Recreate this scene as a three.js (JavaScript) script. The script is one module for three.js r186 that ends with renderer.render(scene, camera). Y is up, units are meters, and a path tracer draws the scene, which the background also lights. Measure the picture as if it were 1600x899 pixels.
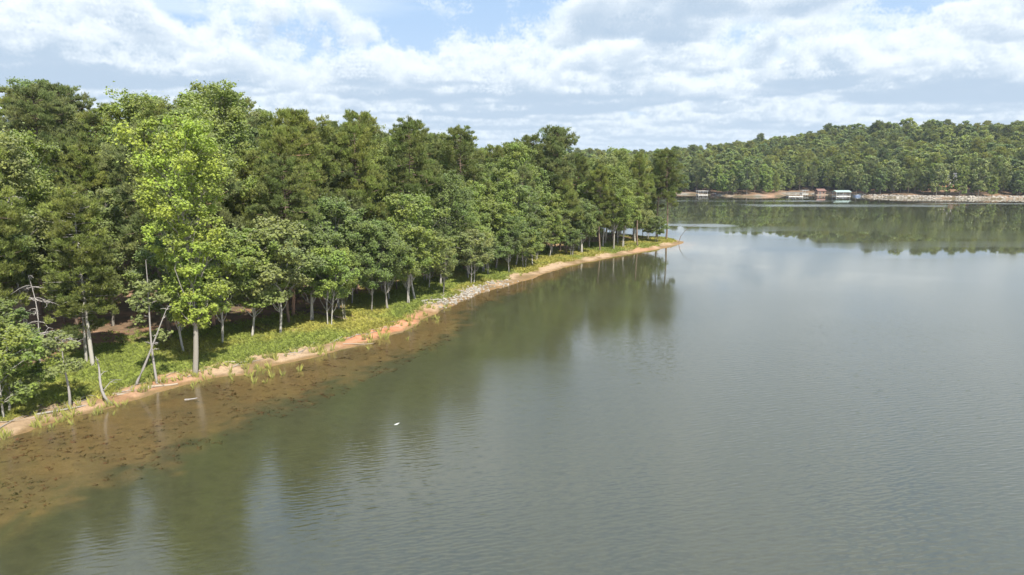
import * as THREE from 'three';
import { mergeGeometries } from 'three/addons/utils/BufferGeometryUtils.js';

// ---------------------------------------------------------------- camera, sun, exposure
const scene = new THREE.Scene();
const camera = new THREE.PerspectiveCamera(45.69, 1600 / 899, 0.5, 9000);
camera.position.set(0, 20, 0);
camera.rotation.x = -Math.atan(187.5 / 1067);
const renderer = new THREE.WebGLRenderer();
renderer.toneMapping = THREE.LinearToneMapping;
renderer.toneMappingExposure = 1.78;
renderer.shadowMap.enabled = true;
const SUN = new THREE.Vector3(2.0, 5.6, 3.8).normalize();
const sun = new THREE.DirectionalLight(new THREE.Color().setRGB(1.0, 0.95, 0.84), 5);
sun.position.copy(SUN).multiplyScalar(400).add(new THREE.Vector3(0, 0, -120));
sun.target.position.set(0, 0, -120);
sun.castShadow = true;
sun.shadow.mapSize.set(4096, 4096);
Object.assign(sun.shadow.camera, { left: -300, right: 300, top: 300, bottom: -300, near: 1, far: 1200 });
sun.shadow.radius = 1.5;
sun.name = 'sun';
scene.add(sun, sun.target);
scene.fog = new THREE.FogExp2(new THREE.Color().setRGB(0.72, 0.83, 1.0), 0.00009);

// ---------------------------------------------------------------- random numbers and noise
function rngOf(seed) {
  let a = seed | 0;
  return () => { a = (a + 0x6d2b79f5) | 0; let t = Math.imul(a ^ (a >>> 15), 1 | a); t = (t + Math.imul(t ^ (t >>> 7), 61 | t)) ^ t; return ((t ^ (t >>> 14)) >>> 0) / 4294967296; };
}
const clamp = (x, a = 0, b = 1) => Math.min(b, Math.max(a, x));
const lerp = (a, b, t) => a + (b - a) * t;
const smooth = (a, b, x) => { const t = clamp((x - a) / (b - a)); return t * t * (3 - 2 * t); };
const hash2 = (x, y, s) => { let h = Math.imul(x, 374761393) + Math.imul(y, 668265263) + Math.imul(s, 974634777); h = Math.imul(h ^ (h >>> 13), 1274126177); return ((h ^ (h >>> 16)) >>> 0) / 4294967296; };
function noise2(x, y, s = 0) {
  const ix = Math.floor(x), iy = Math.floor(y), fx = x - ix, fy = y - iy, u = fx * fx * (3 - 2 * fx), v = fy * fy * (3 - 2 * fy);
  return lerp(lerp(hash2(ix, iy, s), hash2(ix + 1, iy, s), u), lerp(hash2(ix, iy + 1, s), hash2(ix + 1, iy + 1, s), u), v);
}
function fbm2(x, y, s = 0, n = 4) { let a = 0.5, r = 0, t = 0; for (let i = 0; i < n; i++, a *= 0.5, x *= 2.03, y *= 2.03) { r += a * noise2(x, y, s + i); t += a; } return r / t; }

// ---------------------------------------------------------------- the sky: air and a layer of broken cumulus, marched through a noise volume
function makeSky() {
  const N = 96, vol = new Float32Array(N * N * N);
  { // tileable value noise, four octaves
    const R = rngOf(77);
    for (const [cells, amp] of [[8, 0.5], [16, 0.27], [32, 0.15], [48, 0.08]]) {
      const g = new Float32Array(cells ** 3).map(() => R());
      const k = cells / N;
      for (let z = 0, p = 0; z < N; z++) for (let y = 0; y < N; y++) for (let x = 0; x < N; x++, p++) {
        const X = x * k, Y = y * k, Z = z * k, i = X | 0, j = Y | 0, l = Z | 0, s = (t) => t * t * (3 - 2 * t), u = s(X - i), v = s(Y - j), w = s(Z - l);
        const i1 = (i + 1) % cells, j1 = (j + 1) % cells, l1 = (l + 1) % cells, at = (a, b, c) => g[(c * cells + b) * cells + a];
        vol[p] += amp * lerp(lerp(lerp(at(i, j, l), at(i1, j, l), u), lerp(at(i, j1, l), at(i1, j1, l), u), v), lerp(lerp(at(i, j, l1), at(i1, j, l1), u), lerp(at(i, j1, l1), at(i1, j1, l1), u), v), w);
      }
    }
  }
  const look = (x, y, z) => {
    x -= Math.floor(x); y -= Math.floor(y); z -= Math.floor(z);
    x *= N; y *= N; z *= N;
    const i = x | 0, j = y | 0, l = z | 0, u = x - i, v = y - j, w = z - l, i1 = i + 1 === N ? 0 : i + 1, j1 = j + 1 === N ? 0 : j + 1, l1 = l + 1 === N ? 0 : l + 1;
    const a = (l * N + j) * N, b = (l * N + j1) * N, c = (l1 * N + j) * N, d = (l1 * N + j1) * N;
    const p = vol[a + i] + (vol[a + i1] - vol[a + i]) * u, q = vol[b + i] + (vol[b + i1] - vol[b + i]) * u, r = vol[c + i] + (vol[c + i1] - vol[c + i]) * u, s = vol[d + i] + (vol[d + i1] - vol[d + i]) * u;
    const e = p + (q - p) * v, f = r + (s - r) * v;
    return e + (f - e) * w;
  };
  const BASE = 950, TOP = 2250, TILE = 7400;
  const towers = [[-5150, -8300, 850, 0.62], [-6500, -8200, 800, 0.5], [1150, -12300, 700, 0.42], [-600, -14000, 800, 0.25], [6800, -9800, 1000, 0.3]];
  const cover = (x, z) => {
    let c = 0.006 + 0.05 * (noise2(x / 5200 + 3.1, z / 5200 + 8.4, 5) - 0.5) + 0.12 * (noise2(x / 2100 + 51.2, z / 2100 + 3.3, 9) - 0.5), t = 0.42 + 0.3 * noise2(x / 3100 + 9, z / 3100, 21);
    for (const [a, b, r, k] of towers) { const q = ((x - a) ** 2 + (z - b) ** 2) / (r * r); if (q < 6) { const e = Math.exp(-q); c += k * 0.5 * e; t += 0.75 * e; } }
    return [c, t];
  };
  const out = [0, 0];
  const dens = (x, y, z, c, t) => {
    const h = (y - BASE) / (TOP - BASE);
    if (h < 0 || h > 1) return 0;
    const n = 0.66 * look(x / TILE + 0.12, y / TILE * 1.25, z / TILE) + 0.34 * look(x / 1750 + 0.3, y / 1750 + 0.1, z / 1750);
    const up = h / t;
    return clamp((n - 0.467 + c - 0.2 * up * up - 0.25 * Math.max(0, 0.06 - h) / 0.06) * 8.5, 0, 1);
  };
  const shade = (dx, dy, dz, jit) => {
    const zen = Math.max(dy, 0.0), air = Math.pow(1 - zen, 5);
    const blue = [lerp(0.12, 0.44, air), lerp(0.27, 0.53, air), lerp(0.52, 0.65, air)];
    let T = 1, r = 0, g = 0, b = 0;
    if (dy > 0.012) {
      const t0 = BASE / dy, t1 = Math.min(TOP / dy, t0 + 16000), step = clamp((t1 - t0) / 40, 60, 190);
      let t = t0 + jit * step;
      while (t < t1 && T > 0.03 && t < 60000) {
        const x = dx * t, y = dy * t, z = dz * t, [c, top] = cover(x, z), d = dens(x, y, z, c, top);
        if (d > 0.004) {
          const k = 260, od = dens(x + SUN.x * k * 0.4, y + SUN.y * k * 0.4, z + SUN.z * k * 0.4, c, top) * 0.8 + dens(x + SUN.x * k, y + SUN.y * k, z + SUN.z * k, c, top) * 1.7;
          const h = clamp((y - BASE) / 700), lit = 0.7 * Math.exp(-od * 2.2) + 0.3 * Math.exp(-od * 0.6);
          const a = 1 - Math.exp(-d * step * 0.011), far = Math.exp(-t / 27000);
          const R = 0.25 + 0.04 * h + 0.4 * lit, G = 0.33 + 0.04 * h + 0.345 * lit, B = 0.445 + 0.03 * h + 0.265 * lit;
          r += T * a * lerp(0.41, R, far); g += T * a * lerp(0.48, G, far); b += T * a * lerp(0.575, B, far);
          T *= 1 - a;
          t += step;
        } else t += step * 1.5;
      }
    }
    // thin high veil
    const s = 4500 / Math.max(dy, 0.04), veil = 0.24 + 0.42 * smooth(0.42, 0.75, fbm2(dx * s / 5200 + 4, dz * s / 3300, 31, 4));
    for (let i = 0; i < 3; i++) blue[i] = lerp(blue[i], [0.52, 0.58, 0.66][i], veil);
    return [0.95 * (r + T * blue[0]), 0.965 * (g + T * blue[1]), 0.945 * (b + T * blue[2])];
  };
  const W = 4096, H = 2048, data = new Float32Array(W * H * 4), band = 250, R = rngOf(5);
  const dir = (col, row, w, h) => { const a = ((col + 0.5) / w - 0.5) * 2 * Math.PI, e = ((row + 0.5) / h - 0.5) * Math.PI, c = Math.cos(e); return [Math.cos(a) * c, Math.sin(e), Math.sin(a) * c]; };
  for (let row = 0; row < band; row++) for (let col = 0; col < W; col++) {
    const p = ((H / 2 + row) * W + col) * 4, c = shade(...dir(col, H / 2 + row, W, H), R());
    data[p] = c[0]; data[p + 1] = c[1]; data[p + 2] = c[2];
  }
  // higher up the clouds stand nearer and look larger: a coarser grid does
  const w = 1024, h = 512, coarse = new Float32Array(w * h * 3);
  for (let row = h / 2 + 58; row < h; row++) for (let col = 0; col < w; col++) coarse.set(shade(...dir(col, row, w, h), R()), (row * w + col) * 3);
  for (let row = band; row < H / 2; row++) for (let col = 0; col < W; col++) {
    const y = (H / 2 + row + 0.5) / 4 - 0.5, x = (col + 0.5) / 4 - 0.5, j = Math.min(Math.floor(y), h - 1), j1 = Math.min(j + 1, h - 1), i = (Math.floor(x) + w) % w, i1 = (i + 1) % w, u = x - Math.floor(x), v = y - Math.floor(y), p = ((H / 2 + row) * W + col) * 4;
    for (let k = 0; k < 3; k++) data[p + k] = lerp(lerp(coarse[(j * w + i) * 3 + k], coarse[(j * w + i1) * 3 + k], u), lerp(coarse[(j1 * w + i) * 3 + k], coarse[(j1 * w + i1) * 3 + k], u), v);
  }
  for (let p = 0; p < H / 2 * W * 4; p += 4) { data[p] = 0.42; data[p + 1] = 0.49; data[p + 2] = 0.58; }
  for (let p = 3; p < data.length; p += 4) data[p] = 1;
  const t = new THREE.DataTexture(data, W, H, THREE.RGBAFormat, THREE.FloatType);
  t.mapping = THREE.EquirectangularReflectionMapping;
  t.magFilter = THREE.LinearFilter;
  t.needsUpdate = true;
  return t;
}
scene.background = makeSky();
scene.environment = scene.background;

// ---------------------------------------------------------------- helpers for naming
const taken = new Map();
function numbered(name) { const n = taken.get(name) ?? 0; taken.set(name, n + 1); return n ? `${name}_${String(n).padStart(3, '0')}` : name; }
function tag(o, label, category, group, kind) { Object.assign(o.userData, { label, category }); if (group) o.userData.group = group; if (kind) o.userData.kind = kind; return o; }
function mesh(name, geometry, material, parent) {
  const m = new THREE.Mesh(geometry, material);
  m.name = parent ? name : numbered(name);
  m.castShadow = m.receiveShadow = true;
  (parent ?? scene).add(m);
  return m;
}
function thing(name, label, category, x, y, z, turn = 0, group) {
  const g = new THREE.Group();
  g.name = numbered(name); g.position.set(x, y, z); g.rotation.y = turn;
  scene.add(g);
  return tag(g, label, category, group);
}
const rgb = (r, g, b) => new THREE.Color().setRGB(r, g, b);

// ---------------------------------------------------------------- the land: signed distance to the shores, and heights
const nearLand = [[-80, 40], [-52, -20], [-44, -38], [-38.2, -48.2], [-37.1, -50.1], [-36.3, -52.6], [-34, -55.5], [-31.9, -59.3], [-29.1, -62.7], [-25.5, -65.7], [-20.1, -72.1], [-16.6, -76.5], [-13.8, -82.1], [-11, -92.1], [-8.4, -100.3], [-5.2, -108.2], [3.5, -123.6], [13.4, -142.2], [26.9, -158.2], [38.7, -171.1], [45.6, -181.5], [47.3, -186], [45.5, -191.5], [40, -199], [33, -208], [22, -222], [-10, -250], [-80, -300], [-300, -420], [-1500, -700], [-1500, 40]];
const farLand = [[-900, -1000], [-250, -700], [-40, -600], [60, -556], [118, -527], [136, -521], [147, -516], [152, -494], [160, -484], [172, -481], [186, -484], [196, -494], [206, -520], [216, -536], [228, -536], [238, -520], [243, -500], [244, -486], [251, -470], [262, -460], [276, -452], [300, -447], [332, -445], [380, -436], [480, -425], [700, -420], [1600, -380], [3500, -400], [3500, -3600], [-3500, -3600], [-3500, -1600]];
function signedDistance(poly, x, z) {
  let best = 1e12, inside = false;
  for (let i = 0, j = poly.length - 1; i < poly.length; j = i++) {
    const [ax, az] = poly[j], [bx, bz] = poly[i], ex = bx - ax, ez = bz - az, t = clamp(((x - ax) * ex + (z - az) * ez) / (ex * ex + ez * ez));
    const dx = x - ax - ex * t, dz = z - az - ez * t, d = dx * dx + dz * dz;
    if (d < best) best = d;
    if ((az > z) !== (bz > z) && x < ((bx - ax) * (z - az)) / (bz - az) + ax) inside = !inside;
  }
  return inside ? Math.sqrt(best) : -Math.sqrt(best);
}
const rag = (x, z) => (fbm2(x / 3.2, z / 3.2, 41, 3) - 0.5) * 1.5;
function nearD(x, z) { return signedDistance(nearLand, x, z) + rag(x, z); }
function farD(x, z) { return signedDistance(farLand, x, z) + (fbm2(x / 9, z / 9, 43, 3) - 0.5) * 5; }
function heightFrom(n, f, x, z) {
  const bumps = (fbm2(x / 1.7, z / 1.7, 51, 3) - 0.5) * 0.16;
  let h = -9;
  if (n > -60) {
    if (n < 0) h = Math.max(-2.6, n * 0.055 - Math.max(0, -n - 12) * 0.12);
    else h = 0.22 * Math.min(n, 3.2) + Math.max(0, n - 3.2) * 0.05 + Math.max(0, n - 30) * 0.09 - Math.max(0, n - 130) * 0.1;
    h += bumps * smooth(0.2, 2, Math.abs(n)) * (n > 0 ? 1 : 0.5) + (fbm2(x / 30, z / 30, 61, 3) - 0.5) * smooth(8, 60, n) * 5;
  }
  if (f > -40) {
    let k = 0;
    if (f < 0) k = Math.max(-2.6, f * 0.12);
    else {
      const tall = lerp(0.045, 0.15, smooth(80, 400, x)) + 0.05 * smooth(350, 700, x);
      k = 1.6 * smooth(0, 3.4, f) + smooth(5, 12, f) * tall * (Math.min(f, 240) - 5 * smooth(0, 5, f)) - 0.12 * Math.max(0, f - 260) + (fbm2(x / 95, z / 95, 71, 3) - 0.5) * 17 * smooth(30, 200, f);
    }
    h = Math.max(h, k);
  }
  return Math.max(h, -2.6);
}
const groundY = (x, z) => heightFrom(nearD(x, z), farD(x, z), x, z);

function lines(stops) { // [from, step, to, step, ...]: growing grid lines
  const a = [stops[0][0]];
  for (let i = 0; i + 1 < stops.length; i++) { const [p, s] = stops[i], [q] = stops[i + 1], n = Math.max(1, Math.round((q - p) / s)); for (let k = 1; k <= n; k++) a.push(p + ((q - p) * k) / n); }
  return a;
}
function grain(seed, size, base, spread, scale) { // a tiling texture of coarse and fine grain round 1
  const d = new Uint8Array(size * size * 4), R = rngOf(seed), cells = [8, 32, 128], g = cells.map((c) => new Float32Array(c * c).map(() => R()));
  for (let y = 0, p = 0; y < size; y++) for (let x = 0; x < size; x++, p += 4) {
    let v = 0;
    cells.forEach((c, k) => { const X = x / size * c, Y = y / size * c, i = X | 0, j = Y | 0, u = X - i, w = Y - j, i1 = (i + 1) % c, j1 = (j + 1) % c; v += [0.4, 0.35, 0.25][k] * lerp(lerp(g[k][j * c + i], g[k][j * c + i1], u), lerp(g[k][j1 * c + i], g[k][j1 * c + i1], u), w); });
    v = base + spread * ((v - 0.5) * 1.6 + (R() - 0.5) * 0.5);
    d[p] = d[p + 1] = d[p + 2] = clamp(v) * 255; d[p + 3] = 255;
  }
  const t = new THREE.DataTexture(d, size, size);
  t.wrapS = t.wrapT = THREE.RepeatWrapping; t.magFilter = THREE.LinearFilter; t.minFilter = THREE.LinearMipmapLinearFilter; t.repeat.set(scale, scale); t.needsUpdate = true;
  return t;
}
function groundColor(n, f, x, z, h, slope) {
  const a = fbm2(x / 2.1, z / 2.1, 81, 4), b = fbm2(x / 7, z / 7, 91, 4), c = fbm2(x / 0.9, z / 0.9, 95, 3);
  const mixc = (p, q, t) => [lerp(p[0], q[0], t), lerp(p[1], q[1], t), lerp(p[2], q[2], t)];
  const waterOlive = [0.083, 0.08, 0.039], bedSand = [0.26, 0.158, 0.064], mud = [0.21, 0.138, 0.062], sand = [0.42, 0.295, 0.19], clay = [0.45, 0.225, 0.125], stone = [0.27, 0.25, 0.22];  // past the brown shelf, dark olive of deep murky water is put into bed colour
  const grassy = [0.17, 0.2, 0.04], dry = [0.33, 0.26, 0.1], straw = [0.27, 0.15, 0.085], litter = [0.16, 0.11, 0.062], soil = [0.4, 0.25, 0.155];
  if (n > -45 && n > f) {
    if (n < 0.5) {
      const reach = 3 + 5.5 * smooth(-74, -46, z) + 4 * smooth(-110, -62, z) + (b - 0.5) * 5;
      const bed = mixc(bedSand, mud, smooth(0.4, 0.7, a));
      return mixc(bed, waterOlive, smooth(reach - 1.4, reach + 1.4, -n + (c - 0.5) * 5));
    }
    const clayHere = 2.0 * smooth(0.5, 1.0, 0.75 * noise2(x / 11 + 3, z / 11, 17) + 0.7 * Math.exp(-(((x + 17) ** 2 + (z + 80) ** 2) / 90)));
    let shore = mixc(mixc(mud, sand, smooth(0.35, 0.6, a)), clay, clayHere * 0.72);
    const edge = 2.6 + (a - 0.5) * 2.6;
    let land = mixc(grassy, dry, smooth(0.42, 0.66, b) * 0.85);
    const floor = mixc(mixc(straw, litter, smooth(0.4, 0.62, a)), soil, smooth(0.56, 0.7, b) * 0.8);
    land = mixc(land, floor, smooth(9, 17, n + (b - 0.5) * 18));
    return mixc(shore, land, smooth(edge - 0.35, edge + 0.35, n));
  }
  if (f < 0) return waterOlive;
  let shore = mixc(stone, sand, smooth(0.5, 0.7, b) * 0.35);
  shore = mixc(shore, clay, smooth(0.58, 0.7, noise2(x / 14, z / 14, 27)) * 0.6);
  return mixc(shore, mixc(litter, straw, a), smooth(1.0, 2.8, f + (b - 0.5) * 3));
}
const groundGrain = grain(3, 512, 0.8, 0.42, 1 / 3.1);
groundGrain.colorSpace = THREE.NoColorSpace;
{
  const xs = lines([[-3400, 340], [-700, 60], [-220, 6], [-96, 1.1], [-60, 0.62], [4, 0.9], [52, 2.5], [92, 4.5], [380, 25], [700, 340], [3400, 1]]);
  const zs = lines([[-3400, 340], [-1000, 40], [-560, 4.5], [-430, 14], [-270, 2.4], [-192, 1.0], [-106, 0.62], [-38, 4], [40, 150], [400, 1]]);
  const nx = xs.length, nz = zs.length, pos = new Float32Array(nx * nz * 3), col = new Float32Array(nx * nz * 3), uv = new Float32Array(nx * nz * 2), idx = [];
  for (let j = 0, p = 0; j < nz; j++) for (let i = 0; i < nx; i++, p++) {
    const x = xs[i], z = zs[j], n = nearD(x, z), f = farD(x, z), h = heightFrom(n, f, x, z);
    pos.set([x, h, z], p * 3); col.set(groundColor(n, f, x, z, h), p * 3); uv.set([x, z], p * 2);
    if (i + 1 < nx && j + 1 < nz) idx.push(p, p + nx, p + 1, p + 1, p + nx, p + nx + 1);
  }
  const g = new THREE.BufferGeometry();
  g.setAttribute('position', new THREE.BufferAttribute(pos, 3));
  g.setAttribute('color', new THREE.BufferAttribute(col, 3));
  g.setAttribute('uv', new THREE.BufferAttribute(uv, 2));
  g.setIndex(idx); g.computeVertexNormals();
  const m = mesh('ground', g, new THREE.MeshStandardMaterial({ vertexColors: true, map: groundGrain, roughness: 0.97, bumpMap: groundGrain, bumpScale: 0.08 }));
  tag(m, 'wooded land with red clay shore and brown lake bed', 'ground', null, 'structure');
}

// ---------------------------------------------------------------- the lake
// wind ripples over the open water in front of the wood, dying out in the lee of the trees and towards the calm far water
function waveTexture(seed) {
  const N = 2048, S = 150, X0 = -60, Z0 = -168, d = new Float32Array(N * N * 4), R = rngOf(seed), h = new Float32Array(N * N), T = new Float32Array(8192);
  for (let i = 0; i < 8192; i++) T[i] = Math.sin((i / 8192) * 2 * Math.PI);
  let total = 0;
  for (let k = 0; k < 60; k++) {
    const len = 0.24 * Math.pow(2.8, R() ** 1.6), a = 1.4 + (R() + R() + R() - 1.5) * 0.62, amp = len * (0.5 + R()), ph = R() * 8192, sx = ((Math.cos(a) / len) * S * 8192) / N, sy = ((Math.sin(a) / len) * S * 8192) / N;
    total += amp * amp;
    for (let y = 0, p = 0; y < N; y++) { let q = ph + sy * y; for (let x = 0; x < N; x++, p++, q += sx) h[p] += amp * T[q & 8191]; }
  }
  const s = 1 / (6 * Math.sqrt(total / 2)), M8 = N / 8, env = new Float32Array((M8 + 1) * (M8 + 1));
  for (let j = 0; j <= M8; j++) for (let i = 0; i <= M8; i++) {
    const x = X0 + (i / M8) * S, z = Z0 + (j / M8) * S, lee = smooth(-8, -52, signedDistance(nearLand, x, z));
    env[j * (M8 + 1) + i] = (0.1 + 0.9 * lee) * (0.7 + 0.3 * smooth(0.3, 0.66, fbm2(x / 26, z / 17, 14, 3))) * smooth(-128, -44, z) * smooth(88, 70, x);
  }
  for (let j = 0, p = 0; j < N; j++) for (let i = 0; i < N; i++, p++) {
    const x = i / 8, y = j / 8, a = x | 0, b = y | 0, u = x - a, w = y - b, r = M8 + 1, e = lerp(lerp(env[b * r + a], env[b * r + a + 1], u), lerp(env[(b + 1) * r + a], env[(b + 1) * r + a + 1], u), w);
    d[p * 4] = d[p * 4 + 1] = d[p * 4 + 2] = clamp(0.5 + h[p] * s * e); d[p * 4 + 3] = 1;
  }
  const t = new THREE.DataTexture(d, N, N, THREE.RGBAFormat, THREE.FloatType);
  t.wrapS = t.wrapT = THREE.ClampToEdgeWrapping; t.magFilter = THREE.LinearFilter; t.repeat.set(1 / S, 1 / S); t.offset.set(-X0 / S, -Z0 / S); t.needsUpdate = true;
  return t;
}
// how ruffled the surface is: calm water, wind-roughened patches and the long ruffled streaks towards the far shore
function windTexture() {
  const W = 1024, d = new Float32Array(W * W * 4), X0 = -200, Z0 = -700, S = 800;
  const streaks = [[176, -366, 60, 16], [64, -242, 13, 8], [140, -418, 60, 8], [290, -388, 60, 7]];
  for (let j = 0, p = 0; j < W; j++) for (let i = 0; i < W; i++, p += 4) {
    const x = X0 + (i / W) * S, z = Z0 + (j / W) * S, n = fbm2(x / 46, z / 15, 63, 4);
    let r = 0.02 + 0.1 * smooth(-170, -60, z) + 0.05 * smooth(0.42, 0.64, n);
    for (const [a, b, w, h] of streaks) { const q = Math.abs(z - b + (fbm2(x / 14, z / 9, 64, 3) - 0.5) * 9) / h, e = Math.abs(x - a) / w; r += 0.17 * smooth(1.3, 0.2, q) * smooth(1.15, 0.7, e + (fbm2(x / 11, z / 3, 65, 3) - 0.5) * 0.7); }
    d[p] = d[p + 1] = d[p + 2] = r; d[p + 3] = 1;
  }
  const t = new THREE.DataTexture(d, W, W, THREE.RGBAFormat, THREE.FloatType);
  t.wrapS = t.wrapT = THREE.MirroredRepeatWrapping; t.magFilter = THREE.LinearFilter; t.repeat.set(1 / S, 1 / S); t.offset.set(-X0 / S, -Z0 / S); t.needsUpdate = true;
  return t;
}
{
  const g = new THREE.PlaneGeometry(6800, 3800).rotateX(-Math.PI / 2).translate(0, 0, -1500);
  const p = g.attributes.position, uv = g.attributes.uv;
  for (let i = 0; i < p.count; i++) uv.setXY(i, p.getX(i), p.getZ(i));
  const water = new THREE.MeshPhysicalMaterial({ color: rgb(0.79, 0.81, 0.74), roughness: 1, roughnessMap: windTexture(), ior: 2.0, transmission: 1, thickness: 0, bumpMap: waveTexture(11), bumpScale: 0.031 });
  const m = mesh('lake_water', g, water);
  tag(m, 'olive green lake water with fine wind ripples', 'water', null, 'structure');
}

// ---------------------------------------------------------------- trees
class Faces { // collects coloured triangles
  constructor() { this.p = []; this.c = []; }
  tri(a, b, c, k) { this.p.push(...a, ...b, ...c); this.c.push(...k, ...k, ...k); }
  geometry() {
    const g = new THREE.BufferGeometry();
    g.setAttribute('position', new THREE.BufferAttribute(new Float32Array(this.p), 3));
    g.setAttribute('color', new THREE.BufferAttribute(new Float32Array(this.c), 3));
    return g;
  }
}
const V = (x, y, z) => new THREE.Vector3(x, y, z);
function tube(points, r0, r1, sides = 6, power = 1) { // a tapered limb along points
  const n = points.length, pos = [], idx = [], t = V(), a = V(), b = V();
  for (let i = 0; i < n; i++) {
    t.subVectors(points[Math.min(i + 1, n - 1)], points[Math.max(i - 1, 0)]).normalize();
    a.set(Math.abs(t.y) > 0.9 ? 1 : 0, Math.abs(t.y) > 0.9 ? 0 : 1, 0).cross(t).normalize(); b.crossVectors(t, a);
    const r = lerp(r0, r1, Math.pow(i / (n - 1), power));
    for (let k = 0; k < sides; k++) { const w = (k / sides) * 2 * Math.PI; pos.push(points[i].x + (a.x * Math.cos(w) + b.x * Math.sin(w)) * r, points[i].y + (a.y * Math.cos(w) + b.y * Math.sin(w)) * r, points[i].z + (a.z * Math.cos(w) + b.z * Math.sin(w)) * r); }
    if (i) for (let k = 0; k < sides; k++) { const p = (i - 1) * sides + k, q = (i - 1) * sides + ((k + 1) % sides); idx.push(p, p + sides, q, q, p + sides, q + sides); }
  }
  const g = new THREE.BufferGeometry();
  g.setAttribute('position', new THREE.BufferAttribute(new Float32Array(pos), 3));
  g.setIndex(idx); g.computeVertexNormals();
  return g;
}
function limb(a, b, r0, r1, R, bend = 0.12, n = 5, sag = 0) {
  const len = a.distanceTo(b), pts = [], o = V(R() - 0.5, R() - 0.5, R() - 0.5).multiplyScalar(len * bend), o2 = V(R() - 0.5, R() - 0.5, R() - 0.5).multiplyScalar(len * bend * 0.6);
  for (let i = 0; i <= n; i++) { const t = i / n; pts.push(V().lerpVectors(a, b, t).addScaledVector(o, Math.sin(t * Math.PI)).addScaledVector(o2, Math.sin(t * 2 * Math.PI)).add(V(0, sag * len * Math.sin(t * Math.PI), 0))); }
  return [tube(pts, r0, r1, r0 > 0.09 ? 7 : 4), pts];
}
// one leaf: a folded diamond
function leaf(F, x, y, z, nx, ny, nz, s, R, k) {
  let ax = R() - 0.5, ay = R() - 0.5, az = R() - 0.5;
  const d = ax * nx + ay * ny + az * nz; ax -= d * nx; ay -= d * ny; az -= d * nz;
  const l = 1 / (Math.hypot(ax, ay, az) + 1e-6); ax *= l; ay *= l; az *= l;
  const bx = ny * az - nz * ay, by = nz * ax - nx * az, bz = nx * ay - ny * ax, w = s * (0.34 + 0.2 * R()), f = s * 0.14;
  const p = [x - ax * s * 0.5, y - ay * s * 0.5, z - az * s * 0.5], q = [x + ax * s * 0.5, y + ay * s * 0.5, z + az * s * 0.5];
  F.tri(p, [x + bx * w - nx * f, y + by * w - ny * f, z + bz * w - nz * f], q, k);
  F.tri(p, q, [x - bx * w - nx * f, y - by * w - ny * f, z - bz * w - nz * f], k);
}
function clump(F, c, rx, ry, count, size, R, tone) { // sprays of leaves: uneven lobes strung through a loose volume, ragged at the rim
  const lobes = Array.from({ length: 7 }, () => { const a = R() * 6.28, q = Math.sqrt(R()) * 0.85; return [Math.cos(a) * q * rx, (R() - 0.45) * ry * 1.5, Math.sin(a) * q * rx, (0.28 + 0.4 * R()) * rx, (0.3 + 0.34 * R()) * ry, 0.9 + 0.2 * R()]; });
  for (let i = 0; i < count; i++) {
    const L = lobes[Math.floor(R() * 7)], stray = R() < 0.14 ? 1.7 : 1, u = R() * 2 - 1, w = R() * 6.28, q = Math.sqrt(1 - u * u), r = stray * Math.pow(R(), 0.42), dx = q * Math.cos(w) * r, dy = u * r, dz = q * Math.sin(w) * r;
    let nx = dx * 0.5 + (R() - 0.5) * 1.2, ny = dy * 0.5 + 0.5 + (R() - 0.5) * 1.1, nz = dz * 0.5 + (R() - 0.5) * 1.2;
    const l = 1 / Math.hypot(nx, ny, nz), t = L[5] * (0.78 + 0.44 * R());
    leaf(F, c.x + L[0] + dx * L[3], c.y + L[1] + dy * L[4], c.z + L[2] + dz * L[3], nx * l, ny * l, nz * l, size * (0.6 + 0.8 * R()), R, [tone[0] * t, tone[1] * t, tone[2] * (0.8 * t + 0.2)]);
  }
}
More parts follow.
